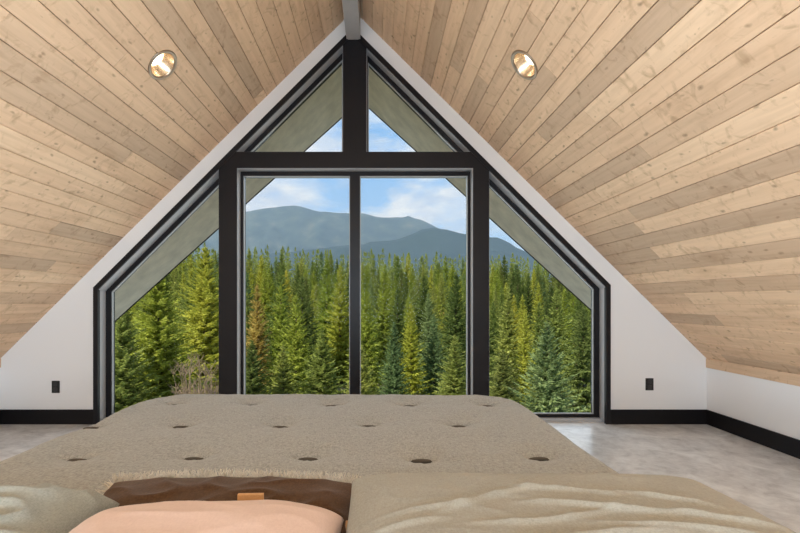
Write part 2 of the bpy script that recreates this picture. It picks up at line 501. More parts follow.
# ------------------------------------------------------------------ glazing
zs = 0.03                                            # sill height
cw = 4.6 / FOC * D                                   # casing width
cas_in = inset(inner, [cw, cw, cw, cw, 0.0])
bm = bmesh.new(); add_ring(bm, inner, cas_in, D - 0.014, D + 0.02, skip=(4,))
struct(bm_obj('trim_3', bm, M['black']), 'black metal casing around the gable glazing', 'trim')
e = 6.5
kL, kR = k0 + e, k1 - e
P = lambda pts: [(X(x), (Z(y) if y is not None else zs)) for x, y in pts]
bm = bmesh.new(); add_prism(bm, [(X(219), 0), (X(219), Z(168)), (X(237), Z(168)), (X(237), 0)], D - 0.006, D + 0.19)
struct(bm_obj('trim_4', bm, M['black']), 'left black post of the glazing', 'post')
bm = bmesh.new(); add_prism(bm, [(X(473), 0), (X(473), Z(168)), (X(489), Z(168)), (X(489), 0)], D - 0.006, D + 0.19)
struct(bm_obj('trim_5', bm, M['black']), 'right black post of the glazing', 'post')
bm = bmesh.new(); add_prism(bm, P([(219, 168), (kL - 152, 152), (kR + 152, 152), (489, 168)]), D - 0.006, D + 0.19)
struct(bm_obj('trim_6', bm, M['black']), 'black crossbeam above the middle windows', 'beam')
apx = (kL + kR) / 2
bm = bmesh.new(); add_prism(bm, P([(343, 152), (343, kL - 343), (apx, kL - apx), (366.5, 366.5 - kR), (366.5, 152)]), D - 0.006, D + 0.19)
struct(bm_obj('trim_7', bm, M['black']), 'black king post under the ridge', 'post')
# sill block under the panes
bm = bmesh.new(); add_box(bm, X(97.5), X(606), D + 0.06, D + 0.19, 0, zs, 0.002)
struct(bm_obj('trim_8', bm, M['reveal']), 'pale low sill under the glazing', 'trim')

wins = [
    ('window_1', 'left slanted window pane beside the left post', P([(97.3, None), (97.3, kL - 97.3), (219, kL - 219), (219, None)]), [.055, .045, .03, .03], .12, ()),
    ('window_2', 'tall middle window left of the thin mullion', P([(237, None), (237, 168), (354.4, 168), (354.4, None)]), [.028, .045, .048, .03], .095, (2,)),
    ('window_3', 'tall middle window right of the thin mullion', P([(354.4, None), (354.4, 168), (473, 168), (473, None)]), [.048, .045, .028, .03], .095, (0,)),
    ('window_4', 'right slanted window pane beside the right post', P([(489, None), (489, 489 - kR), (606.4, 606.4 - kR), (606.4, None)]), [.03, .045, .055, .03], .12, ()),
    ('window_5', 'left triangular window under the ridge', P([(kL - 152, 152), (343, kL - 343), (343, 152)]), [.045, .012, .012], .10, ()),
    ('window_6', 'right triangular window under the ridge', P([(366.5, 152), (366.5, 366.5 - kR), (kR + 152, 152)]), [.012, .045, .012], .10, ()),
]
for nm, lab, poly, ws, dep, skip in wins:
    root = empty(nm); struct(root, lab, 'window')
    t = inset(poly, [0.004] * len(poly))
    bm = bmesh.new(); add_ring(bm, poly, t, D + 0.004, D + dep, skip=tuple(skip) + ((len(poly) - 1,) if len(poly) == 4 else ()))
    bm_obj('window_lining', bm, M['reveal'], root)
    fi = inset(poly, ws)
    bm = bmesh.new(); add_ring(bm, poly, fi, D + dep, D + 0.185)
    bm_obj('window_frame', bm, M['black'], root)
    bi = inset(fi, [0.008] * len(poly))
    bm = bmesh.new(); add_ring(bm, fi, bi, D + dep + 0.012, D + dep + 0.03)
    bm_obj('glazing_bead', bm, M['bead'], root)
    bm = bmesh.new(); add_prism(bm, inset(fi, [0.004] * len(poly)), D + dep + 0.032, D + dep + 0.04)
    bm_obj('glass_pane', bm, M['glass'], root)

# added rear window, behind the eye, to carry fill light
root = empty('added_window'); struct(root, 'wide added window, out of view, in the wall behind the bed', 'window')
poly = [(wx0, wz0), (wx0, wz1), (wx1, wz1), (wx1, wz0)]
fi = inset(poly, [0.05] * 4)
bm = bmesh.new(); add_ring(bm, poly, fi, BACK - 0.13, BACK - 0.06); bm_obj('window_frame', bm, M['black'], root)  # frame of the added window
bm = bmesh.new(); add_prism(bm, fi, BACK - 0.10, BACK - 0.09); bm_obj('glass_pane', bm, M['glass'], root)  # glass of the added window

# ------------------------------------------------------------------ wall outlets
def outlet(x, z, label):
    r = empty('wall_outlet', (x, D, z)); tag(r, label, 'outlet')
    w, h = 0.037, 0.058
    bm = bmesh.new(); add_box(bm, -w, w, -0.007, 0.0, -h, h, 0.003); bm_obj('cover_plate', bm, M['outlet'], r)
    for dz in (-0.026, 0.026):
        bm = bmesh.new(); add_box(bm, -0.018, 0.018, -0.010, -0.0068, dz - 0.019, dz + 0.019, 0.002)
        bm_obj('socket', bm, M['outlet_face'], r)
    bm = bmesh.new(); bmesh.ops.create_cone(bm, cap_ends=True, segments=16, radius1=.0035, radius2=.003, depth=.002,
                                            matrix=Matrix.Translation((0, -0.008, 0)) @ Matrix.Rotation(math.pi / 2, 4, 'X'))
    bm_obj('screw', bm, M['outlet_face'], r)
outlet(X(56), Z(386.8), 'black wall outlet on the white wall left of the windows')
outlet(X(649.3), Z(384.2), 'black wall outlet on the white wall right of the windows')

# ------------------------------------------------------------------ recessed ceiling lights
def downlight(side, s, y, label):
    ctr = roofP(side, s, y, 0)
    nrm = Vector((-side * SA, 0, -CA))               # into the room
    q = nrm.to_track_quat('Z', 'Y')
    r = empty('recessed_light', ctr); r.rotation_mode = 'QUATERNION'; r.rotation_quaternion = q
    tag(r, label, 'ceiling light', 'recessed ceiling lights')
    I = Matrix.Identity(4)
    bm = bmesh.new(); add_lathe(bm, [(HR - 0.010, -0.004), (HR - 0.008, 0.004), (HR + 0.002, 0.008), (HR + 0.011, 0.006), (HR + 0.014, 0.0008), (HR - 0.004, 0.0008)], I)
    bm_obj('trim_ring', bm, M['bronze'], r, True)
    bm = bmesh.new(); add_lathe(bm, [(HR - 0.005, 0.001), (HR - 0.012, -0.02), (HR - 0.028, -0.05), (HR - 0.042, -0.07)], I)
    bm_obj('reflector', bm, M['gold'], r, True)
    bm = bmesh.new(); add_lathe(bm, [(HR - 0.042, -0.070), (HR - 0.052, -0.062), (0.03, -0.056), (0.0005, -0.054)], I)
    bm_obj('bulb_lens', bm, M['glow'], r, True)
    L = bpy.data.lights.new('downlight_lamp', 'SPOT'); L.energy = LAMP; L.color = (1.0, 0.80, 0.58); L.spot_size = math.radians(125); L.spot_blend = 0.8; L.shadow_soft_size = 0.05
    lo = link(bpy.data.objects.new('downlight_lamp', L)); lo.location = ctr + nrm * 0.03
    lo.rotation_euler = Vector((-side * 0.35, 0, -1)).to_track_quat('-Z', 'Y').to_euler()
LAMP = 3
for (sd, s, y) in HOLES:
    downlight(sd, s, y, 'round bronze rimmed recessed light in the %s ceiling slope%s' % ('left' if sd < 0 else 'right', '' if y > 1 else ', added unseen near the rear wall'))

# ------------------------------------------------------------------ bed
BX0, BX1, BY1, BT = -1.385, 0.845, 2.66, 0.610       # bed top edges, foot end, height of the cover
BY0 = 0.52
r = empty('platform_bed', ((BX0 + BX1) / 2, (BY0 + BY1) / 2, 0)); tag(r, 'wide platform bed standing in the middle of the loft', 'bed')
hx, hy = (BX1 - BX0) / 2, (BY1 - BY0) / 2
bm = bmesh.new(); add_box(bm, -hx + .12, hx - .12, -hy + .08, hy - .14, 0.10, 0.24, 0.01); bm_obj('bed_frame', bm, M['darkwood'], r)
for sx in (-1, 1):
    for sy in (-1, 1):
        bm = bmesh.new(); add_box(bm, sx * (hx - .25) - .04, sx * (hx - .25) + .04, sy * (hy - .3) - .04, sy * (hy - .3) + .04, 0, 0.10, 0.004)
        bm_obj('leg', bm, M['darkwood'], r)
bm = bmesh.new(); add_box(bm, -hx + .10, hx - .10, -hy + .06, hy - .12, 0.241, 0.51, 0.04); bm_obj('mattress', bm, M['sheet'], r, True)

# tufted comforter: a flat sheet draped over the mattress
RC, RD = 0.30, 0.10
dim = []
for row, (y, ph) in enumerate(((2.395, 0.0), (1.985, 0.215), (1.585, 0.0), (1.18, 0.215), (0.78, 0.0))):
    for k in range(-1, 7):
        dx = -1.11 + 0.43 * k + ph + R.uniform(-.02, .02)
        if BX0 + 0.05 < dx < BX1 - 0.05: dim.append((dx, y + R.uniform(-.015, .015)))
cx, cy = (BX0 + BX1) / 2, (BY0 + BY1) / 2
over = 0.36
nx, ny = 230, 300
us = np.linspace(-hx - over + RD, hx + over - RD, nx); vsn = np.linspace(-hy, hy + over - RD, ny)
verts, faces = [], []
for v in vsn:
    for u in us:
        ix, iy = max(-hx + RC, min(hx - RC, u)), min(hy - RC, v)
        qx, qy = u - ix, v - iy
        l = math.hypot(qx, qy)
        flat = RC - RD
        if l <= flat: x, y, dr = u, v, 0.0
        else:
            ee = l - flat
            if ee < RD * math.pi / 2: h = RD * math.sin(ee / RD); dr = RD * (1 - math.cos(ee / RD))
            else: h = RD; dr = RD + ee - RD * math.pi / 2
            dr = min(dr, 0.40)
            h += 0.018 * math.sin(9 * (u - v) + 2) * min(1, dr / .25)
            x, y = ix + qx / l * (flat + h), iy + qy / l * (flat + h)
        x += cx; y += cy
        z = BT - dr
        k = max(0.0, 1 - dr / 0.12)
        z += k * (0.007 * noise.noise((x * 2.2, y * 2.2, 3)) + 0.006 * noise.noise((x * 6, y * 6, 9)) + 0.0025 * noise.noise((x * 16, y * 22, 5)))
        for (px_, py_) in dim:
            ddx, ddy = x - px_, y - py_
            if abs(ddx) < .3 and abs(ddy) < .3:
                wob = 0.25 * noise.noise((px_ * 9, py_ * 9, math.atan2(ddy, ddx)))
                z -= k * 0.020 * math.exp(-((ddx / .085) ** 2 + (ddy / .075) ** 2) * (1 + wob))
                z -= k * 0.034 * math.exp(-((ddx / .044) ** 2 + ((ddy) / .018) ** 2))
                rr_ = math.hypot(ddx, ddy)
                z -= k * 0.0035 * math.exp(-(rr_ / .15) ** 2) * (0.5 + 0.5 * math.cos(7 * math.atan2(ddy, ddx) + px_ * 20)) * min(1, rr_ / .05)
        verts.append((x, y, z))
for j in range(ny - 1):
    for i in range(nx - 1):
        a = j * nx + i
        faces.append((a, a + 1, a + nx + 1, a + nx))
o = mesh_obj('comforter', verts, faces, M['comforter'], None, True)
sd = o.modifiers.new('thickness', 'SOLIDIFY'); sd.thickness = 0.02; sd.offset = -1
tag(o, 'grey taupe linen comforter with dimpled tufts spread over the bed', 'comforter')
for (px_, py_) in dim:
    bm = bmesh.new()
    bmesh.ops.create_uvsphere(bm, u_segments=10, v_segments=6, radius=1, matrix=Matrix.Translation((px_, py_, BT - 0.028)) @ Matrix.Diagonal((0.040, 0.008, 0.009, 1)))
    bm_obj('slit_shade', bm, M['dimple_shade'], o, True)  # dark oval paints the shaded slit of each dimple

# ------------------------------------------------------------------ pillows
def pillow_mesh(a, b, t, seed, wr=0.012, pinch=0.06, n=72, power=4.0, fold=None, pinch_v=None):
    pv = pinch if pinch_v is None else pinch_v
    rows = n
    verts, faces = [], []
    def pos(u, v, sgn):
        w = max(0.0, (1 - abs(u) ** power)) * max(0.0, (1 - abs(v) ** power))
        th = t * w ** 0.42
        x = a * u * (1 - pinch * (1 - v * v) * abs(u) ** 3)
        y = b * v * (1 - pv * (1 - u * u) * abs(v) ** 3)
        k = w ** 0.3
        n1 = noise.noise((x * 5 + seed, y * 9 + seed, sgn * 3.0))
        n2 = 1 - abs(noise.noise((x * 7 + 2.5 * y + seed * 2, y * 12 - 3 * x, seed + sgn))) * 2
        zz = th * (1 + 0.05 * n1) + wr * k * (max(0.0, n2) ** 2 * 0.9 - 0.3)
        if fold: zz += fold(u, v) * k
        return (x, y, sgn * max(zz, 0.0))
    for sgn in (1, -1):
        base = len(verts)
        for j in range(rows + 1):
            for i in range(rows + 1):
                u = math.sin((i / rows - 0.5) * math.pi); v = math.sin((j / rows - 0.5) * math.pi)
                u = 0.55 * u + 0.45 * (i / rows * 2 - 1); v = 0.55 * v + 0.45 * (j / rows * 2 - 1)
                verts.append(pos(u, v, sgn))
        for j in range(rows):
            for i in range(rows):
                q = base + j * (rows + 1) + i
                f = (q, q + 1, q + rows + 2, q + rows + 1)
                faces.append(f if sgn > 0 else f[::-1])
    return verts, faces


def pillow(name, label, a, b, t, loc, rot, mat, seed, **kw):
    vs_, fs_ = pillow_mesh(a, b, t, seed, **kw)
    o = mesh_obj(name, vs_, fs_, mat, None, True)
    bm = bmesh.new(); bm.from_mesh(o.data); bmesh.ops.remove_doubles(bm, verts=bm.verts[:], dist=0.0004); bm.to_mesh(o.data); bm.free()
    o.data.polygons.foreach_set('use_smooth', [True] * len(o.data.polygons))
    o.location = loc; o.rotation_euler = rot
    tag(o, label, 'pillow')
    return o


def rays(u, v):
    """long drawn creases fanning out of the near edge, as on a loosely filled sham"""
    s = 0.0
    for (c, v0, w, k, amp, ln) in ((-.62, .12, .030, .55, .008, .30), (-.30, .30, .034, .80, .009, .34), (-.10, .02, .028, .30, .008, .42), (.10, .42, .030, -.30, .008, .36),
                               (.22, .16, .034, -.16, .011, .46), (.42, -.10, .030, -.30, .009, .40), (.52, .30, .030, -.42, .009, .32), (.70, .05, .034, -.30, .009, .26), (-.75, -.1, .03, .4, .008, .25), (.0, -.2, .03, .12, .008, .5)):
        d = (v - v0) - (u - c) * k - 0.035 * math.sin(7 * u + c * 9)
        s += amp * math.exp(-(d / w) ** 2) * max(0.0, 1 - ((u - c) / ln) ** 2)
    return s

deg = math.radians
under = pillow('pillow', 'tan sleeping pillow under the large olive pillow', 0.41, 0.25, 0.030, (0.332, 0.77, 0.646), (0, 0, 0), M['tan'], 2)
olive = pillow('pillow', 'large olive grey pillow with creases at right front of the bed', 0.435, 0.30, 0.048, (0.365, 0.80, 0.714), (deg(-2), 0, deg(-1)), M['olive'], 11, wr=0.003, pinch=0.02, n=190, power=6.0, fold=rays)
sage = pillow('pillow', 'sage grey pillow at the left edge of the photo', 0.36, 0.25, 0.085, (-0.96, 0.765, 0.690), (0, deg(3), deg(6)), M['sage'], 23, wr=0.02, n=100)
peach = pillow('cushion', 'plump peach cushion in front of the brown frayed cushion', 0.262, 0.215, 0.088, (-0.325, 0.70, 0.698), (0, 0, deg(2)), M['peach'], 31, wr=0.004, power=3.4, n=80)
# its fabric flap
bm = bmesh.new(); add_box(bm, 0.035, 0.09, 0.213, 0.222, 0.0, 0.058, 0.002)
fl = bm_obj('fabric_flap', bm, M['tan'], peach); tag(fl, 'tan fabric flap at its far edge')
brown = pillow('cushion', 'dark brown lumbar cushion with frayed cream edge behind the peach cushion', 0.355, 0.145, 0.030, (-0.395, 1.07, 0.634), (deg(6), 0, deg(-1)), M['brown'], 41, wr=0.010, pinch=0.05, n=80, pinch_v=-0.2)
# frayed edge: short threads standing round the seam
vs_, fs_ = [], []
rf = random.Random(5)
for side, cnt in (('far', 1100), ('left', 150), ('right', 150)):
    for k in range(cnt):
        u = rf.uniform(-1, 1)
        if side == 'far':
            pt = Vector((0.355 * u, 0.145 * (1 + 0.2 * (1 - u * u)), 0)); dr = Vector((rf.uniform(-.9, .9), .5, rf.uniform(.3, 1.6)))
        else:
            s = -1 if side == 'left' else 1
            pt = Vector((s * 0.355 * (1 - 0.05 * (1 - u * u)), 0.145 * u, 0)); dr = Vector((s, rf.uniform(-.6, .6), rf.uniform(-.2, .6)))
        dr.normalize(); ln = rf.uniform(.014, .032)
        sdv = dr.cross(Vector((rf.uniform(-1, 1), rf.uniform(-1, 1), rf.uniform(-1, 1)))).normalized() * 0.0015
        up = dr.cross(sdv).normalized() * 0.0011
        b0 = len(vs_); p2 = pt + dr * ln + Vector((rf.uniform(-.004, .004), rf.uniform(-.004, .004), 0))
        for cpt, sc in ((pt - dr * .003, 1), (p2, .5)):
            vs_ += [cpt + sdv * sc, cpt + up * sc, cpt - sdv * sc - up * sc]
        for i in range(3): fs_.append((b0 + i, b0 + (i + 1) % 3, b0 + 3 + (i + 1) % 3, b0 + 3 + i))
        fs_.append((b0 + 3, b0 + 4, b0 + 5))
fr = mesh_obj('fringe', vs_, fs_, M['fringe'], brown); tag(fr, 'frayed edge of cream threads', kind='stuff')

# ------------------------------------------------------------------ outdoors
GZ = -4.5
bm = bmesh.new()
g = 40
vv = [[bm.verts.new((-260 + 520 * i / g, 4.6 + 420 * (j / g) ** 1.6, GZ + 0.35 * noise.noise((i * .7, j * .7, 0)) * min(1, j / 4))) for i in range(g + 1)] for j in range(g + 1)]
for j in range(g):
    for i in range(g): bm.faces.new((vv[j][i], vv[j][i + 1], vv[j + 1][i + 1], vv[j + 1][i]))
struct(bm_obj('ground', bm, M['ground'], None, True), 'forest floor below the house', 'ground')


def conifer(seed, H, Rr, whorls, nb, seg, droop, wt, full=0.85):
    rn = random.Random(seed)
    V, F = [], []
    for w in range(whorls):
        t = 0.05 + 0.95 * ((w + rn.uniform(-.3, .3)) / whorls)
        t = min(max(t, 0.03), 0.995)
        rad = Rr * (1 - t) ** full * (0.82 + 0.18 * math.sin(w * 2.4)) + 0.05
        n_ = max(4, int(nb * (0.55 + 0.45 * (1 - t))))
        a0 = rn.uniform(0, 6.28)
        for k in range(n_):
            an = a0 + 6.283 * (k + rn.uniform(-.35, .35)) / n_
            r_ = rad * rn.uniform(.68, 1.18)
            out = Vector((math.cos(an), math.sin(an), 0)); sd_ = Vector((-out.y, out.x, 0))
            z0 = H * t + rn.uniform(-.08, .08)
            lift = (0.55 * t - droop * (1 - t)) + rn.uniform(-.08, .08)
            pts = []
            for q in range(seg + 1):
                f = q / seg
                pts.append(out * (r_ * f) + Vector((0, 0, z0 + r_ * (lift * f + 0.22 * f * f))) + sd_ * rn.uniform(-.03, .03) * r_)
            for q in range(1, seg + 1):
                f = q / seg
                p = pts[q]; fw = (pts[q] - pts[q - 1]).normalized()
                ln = r_ * 0.40 * (1.15 - f * 0.75) * rn.uniform(.7, 1.2)
                for s in (-1, 1):
                    dv = (fw * rn.uniform(.5, .9) + sd_ * s * rn.uniform(.6, 1.0) + Vector((0, 0, rn.uniform(-.45, .12)))).normalized() * ln
                    wv = (fw * .8 + Vector((0, 0, rn.uniform(-.7, .7)))).normalized() * wt * rn.uniform(.7, 1.3)
                    b0 = len(V); V.extend((p - wv, p + wv, p + dv)); F.append((b0, b0 + 1, b0 + 2))
                # hanging spray under the branch
                dv = (fw * .4 + Vector((rn.uniform(-.2, .2), rn.uniform(-.2, .2), -0.8))) * ln * .7
                wv = sd_ * wt * rn.uniform(.8, 1.4); b0 = len(V); V.extend((p - wv, p + wv, p + dv)); F.append((b0, b0 + 1, b0 + 2))
            dv = (pts[-1] - pts[-2]).normalized() * r_ * .28; wv = sd_ * wt; b0 = len(V)
            V.extend((pts[-1] - wv, pts[-1] + wv, pts[-1] + dv)); F.append((b0, b0 + 1, b0 + 2))
    # leader
    for k in range(5):
        an = k * 1.256; wv = Vector((math.cos(an), math.sin(an), 0)) * wt; b0 = len(V)
        V.extend((Vector((0, 0, H * .96)) - wv, Vector((0, 0, H * .96)) + wv, Vector((0, 0, H * 1.015)))); F.append((b0, b0 + 1, b0 + 2))
    me = bpy.data.meshes.new('foliage'); me.from_pydata([tuple(v) for v in V], [], F); me.update()
    # trunk
    bmt = bmesh.new(); add_lathe(bmt, [(H * .014, 0), (H * .011, H * .3), (H * .006, H * .7), (H * .001, H * .99)], Matrix.Identity(4), 8)
    mt = bpy.data.meshes.new('trunk'); bmt.to_mesh(mt); bmt.free()
    mt.materials.append(M['bark'])
    return me, mt


LEAF = {
    'yellow green': leaf_mat('yellow_green_needles', (0.19, 0.235, 0.03), (0.54, 0.58, 0.11)),
    'mid green': leaf_mat('mid_green_needles', (0.13, 0.175, 0.035), (0.45, 0.50, 0.14)),
    'dark green': leaf_mat('dark_green_needles', (0.075, 0.11, 0.03), (0.30, 0.35, 0.10)),
    'blue green': leaf_mat('blue_green_needles', (0.095, 0.155, 0.055), (0.32, 0.41, 0.17)),
    'golden': leaf_mat('golden_needles', (0.32, 0.32, 0.03), (0.66, 0.64, 0.12)),
    'rusty': leaf_mat('rusty_needles', (0.30, 0.26, 0.05), (0.62, 0.50, 0.16)),
}
for v in LEAF.values(): pass
VAR_NEAR = [conifer(100 + i, 10.0, (2.9, 2.6, 2.3)[i], (46, 48, 50)[i], 14, 9, .30, 0.075) for i in range(3)]
VAR_SLIM = [conifer(200 + i, 10.0, (1.7, 2.0, 2.3, 2.6)[i], 40, 12, 6, (.38, .28, .34, .42)[i], 0.11, (.75, .8, .9, .8)[i]) for i in range(4)]
for fm, tm in VAR_NEAR + VAR_SLIM: fm.materials.append(LEAF['mid green'])


def plant(var, px, tip, Y, kind, label, group=None, hs=None, name='conifer_tree'):
    x = X(px, Y); ztip = Z(tip, Y); H = max(1.5, ztip - GZ)
    s = H / 10.0
    ws = s if hs is None else hs
    rt = empty(name, (x, Y, GZ), (0, 0, R.uniform(0, 6.28)))
    tag(rt, label, 'tree', group)
    f = link(bpy.data.objects.new('foliage', var[0]), rt); f.scale = (ws, ws, s)
    f.material_slots[0].link = 'OBJECT'; f.material_slots[0].material = LEAF[kind]
    t = link(bpy.data.objects.new('trunk', var[1]), rt); t.scale = (s, s, s)
    return rt


# trees one can single out, measured through the panes: (variant set, which, px of the trunk, px of the tip, distance, kind, width scale, label)
SPEC = [
    (VAR_NEAR, 0, 547, 321, 12.5, 'blue green', .60, 'bushy young blue green spruce low in the right slanted window'),
    (VAR_NEAR, 1, 158, 268, 15.0, 'yellow green', .95, 'big leafy yellow green conifer filling the left slanted window'),
    (VAR_NEAR, 1, 122, 300, 13.0, 'mid green', .70, 'mid green conifer against the left jamb of the left slanted window'),
    (VAR_NEAR, 2, 205, 247, 21.0, 'yellow green', 1.1, 'tall yellow green conifer just left of the left black post'),
    (VAR_SLIM, 2, 257, 284, 26.0, 'rusty', None, 'orange tipped conifer at the left end of the left middle window'),
    (VAR_SLIM, 3, 281, 268, 30.0, 'mid green', None, 'olive conifer next to the orange tipped one'),
    (VAR_SLIM, 3, 302, 275, 27.0, 'dark green', None, 'dark drooping conifer in the middle of the left middle window'),
    (VAR_SLIM, 1, 327, 258, 36.0, 'yellow green', None, 'bright lime conifer in the right half of the left middle window'),
    (VAR_SLIM, 2, 340, 264, 30.0, 'golden', None, 'reddish gold conifer beside the thin mullion, left of it'),
    (VAR_SLIM, 0, 384, 266, 33.0, 'yellow green', None, 'tall narrow lime conifer right of the thin mullion'),
    (VAR_SLIM, 3, 366, 290, 25.0, 'yellow green', None, 'broad yellow green conifer against the thin mullion, right of it'),
    (VAR_SLIM, 1, 411, 303, 21.0, 'golden', None, 'slender golden conifer in the middle of the right middle window'),
    (VAR_NEAR, 2, 394, 322, 18.0, 'blue green', None, 'small blue green spruce left of the slender golden conifer'),
    (VAR_SLIM, 3, 434, 316, 22.0, 'blue green', None, 'blue grey spruce right of the slender golden conifer'),
    (VAR_SLIM, 3, 456, 272, 32.0, 'dark green', None, 'tall dark conifer near the right black post'),
    (VAR_SLIM, 3, 424, 275, 36.0, 'dark green', None, 'dark rounded conifer behind the blue grey spruce'),
    (VAR_NEAR, 1, 503, 350, 14.5, 'dark green', .55, 'dull green young conifer just right of the right black post'),
    (VAR_SLIM, 1, 525, 312, 24.0, 'yellow green', None, 'small lime conifer above the blue green spruce'),
    (VAR_SLIM, 3, 583, 305, 18.0, 'dark green', None, 'dark conifer beside the right jamb of the right slanted window'),
    (VAR_SLIM, 2, 508, 285, 30.0, 'mid green', None, 'mid green conifer in the upper left of the right slanted window'),
    (VAR_SLIM, 3, 557, 288, 27.0, 'mid green', None, 'mid green conifer rising behind the young blue green spruce'),
    (VAR_NEAR, 2, 283, 345, 16.0, 'mid green', .55, 'young mid green conifer low in the left middle window'),
    (VAR_NEAR, 1, 322, 330, 17.0, 'mid green', .62, 'young olive conifer low beside the thin mullion'),
    (VAR_NEAR, 2, 455, 335, 17.0, 'mid green', .62, 'young mid green conifer low beside the right black post'),
    (VAR_NEAR, 1, 252, 340, 15.0, 'dark green', .55, 'young dark conifer low beside the left black post'),
    (VAR_NEAR, 1, 362, 345, 15.5, 'mid green', .50, 'young green conifer low right of the thin mullion'),
]
placed = []
for vset, vi, px, tip, Y, kind, ws, lab in SPEC:
    plant(vset[vi], px, tip, Y, kind, lab, None, ws)
    placed.append((X(px, Y), Y))

PANES = ((60, 226, 'left slanted window'), (226, 355, 'left middle window'), (355, 478, 'right middle window'), (478, 660, 'right slanted window'))
BANDS = ((0, 40, 'nearer rows'), (40, 60, 'middle rows'), (60, 85, 'rear rows'), (85, 200, 'farthest rows'))
KINDS = ['yellow green', 'mid green', 'dark green', 'mid green', 'yellow green', 'mid green', 'blue green', 'dark green', 'yellow green', 'mid green']
cand = []
tries = 0
while len(cand) < NTREE if (NTREE := 270) else False:
    tries += 1
    if tries > 20000: break
    Y = 20 + (108 - 20) * R.random() ** 0.62
    px = R.uniform(75, 640)
    x = X(px, Y)
    md = 1.9 + Y * 0.012
    if any((x - a) ** 2 + (Y - b_) ** 2 < md * md for a, b_ in placed): continue
    placed.append((x, Y))
    sky = 243 + (px - 114) / 478 * 16
    f = (108 - Y) / 88
    tip = sky + 2 + 44 * f + R.gauss(0, 2.0 + 4.5 * f)
    tip = max(tip, sky - 5)
    cand.append([px, Y, tip, R.choice(KINDS) if R.random() > .025 else 'golden', R.randrange(4)])
ordw = ['first', 'second', 'third', 'fourth', 'fifth', 'sixth', 'seventh', 'eighth', 'ninth', 'tenth', 'eleventh', 'twelfth', 'thirteenth', 'fourteenth', 'fifteenth', 'sixteenth', 'seventeenth', 'eighteenth', 'nineteenth', 'twentieth']
buckets = {}
for c in cand:
    pane = next(p[2] for p in PANES if p[0] <= c[0] < p[1]); band = next(b_[2] for b_ in BANDS if b_[0] <= c[1] < b_[1])
    buckets.setdefault((c[3], band, pane), []).append(c)
for (kind, band, pane), lst in buckets.items():
    lst.sort(key=lambda c: c[0])
    for i, (px, Y, tip, kd, vi) in enumerate(lst):
        lab = '%s %s conifer from the left in the %s through the %s' % (ordw[i], kind, band, pane) if len(lst) > 1 else 'only %s conifer in the %s through the %s' % (kind, band, pane)
        plant(VAR_SLIM[vi], px, tip, Y, kind, lab, 'conifers of the forest')

# the many more that stand behind them, too many to count
fm, tm = conifer(301, 10.0, 2.1, 28, 7, 3, .30, 0.15, .85)
bv = np.array([v.co[:] for v in fm.vertices]); bf = np.array([p.vertices[:] for p in fm.polygons])
AV, AF = [], []; off = 0
for k in range(330):
    Y = R.uniform(106, 150); px = R.uniform(40, 670)
    sky = 244 + (px - 114) / 478 * 16
    H = Z(sky + R.gauss(1.5, 2.5), Y) - GZ; s_ = H / 10; an = R.uniform(0, 6.28)
    rm = np.array([[math.cos(an), -math.sin(an), 0], [math.sin(an), math.cos(an), 0], [0, 0, 1]])
    AV.append((bv * s_ * np.array([R.uniform(.7, 1), R.uniform(.7, 1), 1])) @ rm.T + np.array([X(px, Y), Y, GZ])); AF.append(bf + off); off += len(bv)
me = bpy.data.meshes.new('distant_conifers'); me.from_pydata(np.concatenate(AV).tolist(), [], np.concatenate(AF).tolist()); me.update()
me.materials.append(LEAF['mid green'])
tag(link(bpy.data.objects.new('distant_conifers', me)), 'mass of conifers closing the forest at the skyline', 'trees', kind='stuff')

# dry twiggy shrub low in the left slanted window
def shrub(px, top, Y, label, seed):
    rn = random.Random(seed); V, F = [], []
    base = Vector((0, 0, 0)); H = Z(top, Y) - GZ
    def stick(p, q, r0):
        d_ = (q - p).normalized(); a = d_.orthogonal().normalized() * r0; b_ = d_.cross(a)
        b0 = len(V)
        for cp, k in ((p, 1), (q, .5)): V.extend((cp + a * k, cp - a * .5 * k + b_ * .87 * k, cp - a * .5 * k - b_ * .87 * k))
        for i in range(3): F.append((b0 + i, b0 + (i + 1) % 3, b0 + 3 + (i + 1) % 3, b0 + 3 + i))
    for k in range(22):
        an = rn.uniform(0, 6.28); tilt = rn.uniform(.03, .2)
        p = base + Vector((rn.uniform(-.25, .25), rn.uniform(-.25, .25), 0))
        d_ = Vector((math.cos(an) * tilt, math.sin(an) * tilt, 1)).normalized()
        L = H * rn.uniform(.6, 1.0)
        prev = p
        for q in range(1, 6):
            nxt = p + d_ * L * q / 5 + Vector((rn.uniform(-.08, .08), rn.uniform(-.08, .08), 0))
            stick(prev, nxt, .012)
            if q > 1:
                for s in range(5):
                    tw = (d_ + Vector((rn.uniform(-1, 1), rn.uniform(-1, 1), rn.uniform(-.2, .6)))).normalized() * rn.uniform(.2, .55)
                    stick(nxt, nxt + tw, .007); stick(nxt + tw * .5, nxt + tw * .5 + Vector((rn.uniform(-.2, .2), rn.uniform(-.2, .2), rn.uniform(0, .25))), .006)
            prev = nxt
    o = mesh_obj('dry_shrub', V, F, M['twig']); o.location = (X(px, Y), Y, GZ)
    tag(o, label, 'shrub')
shrub(206, 360, 13.5, 'bare tan twiggy shrub beside the left black post, low in the left slanted window', 3)
shrub(191, 368, 12.5, 'shorter bare tan twiggy shrub, left of the one by the post', 4)

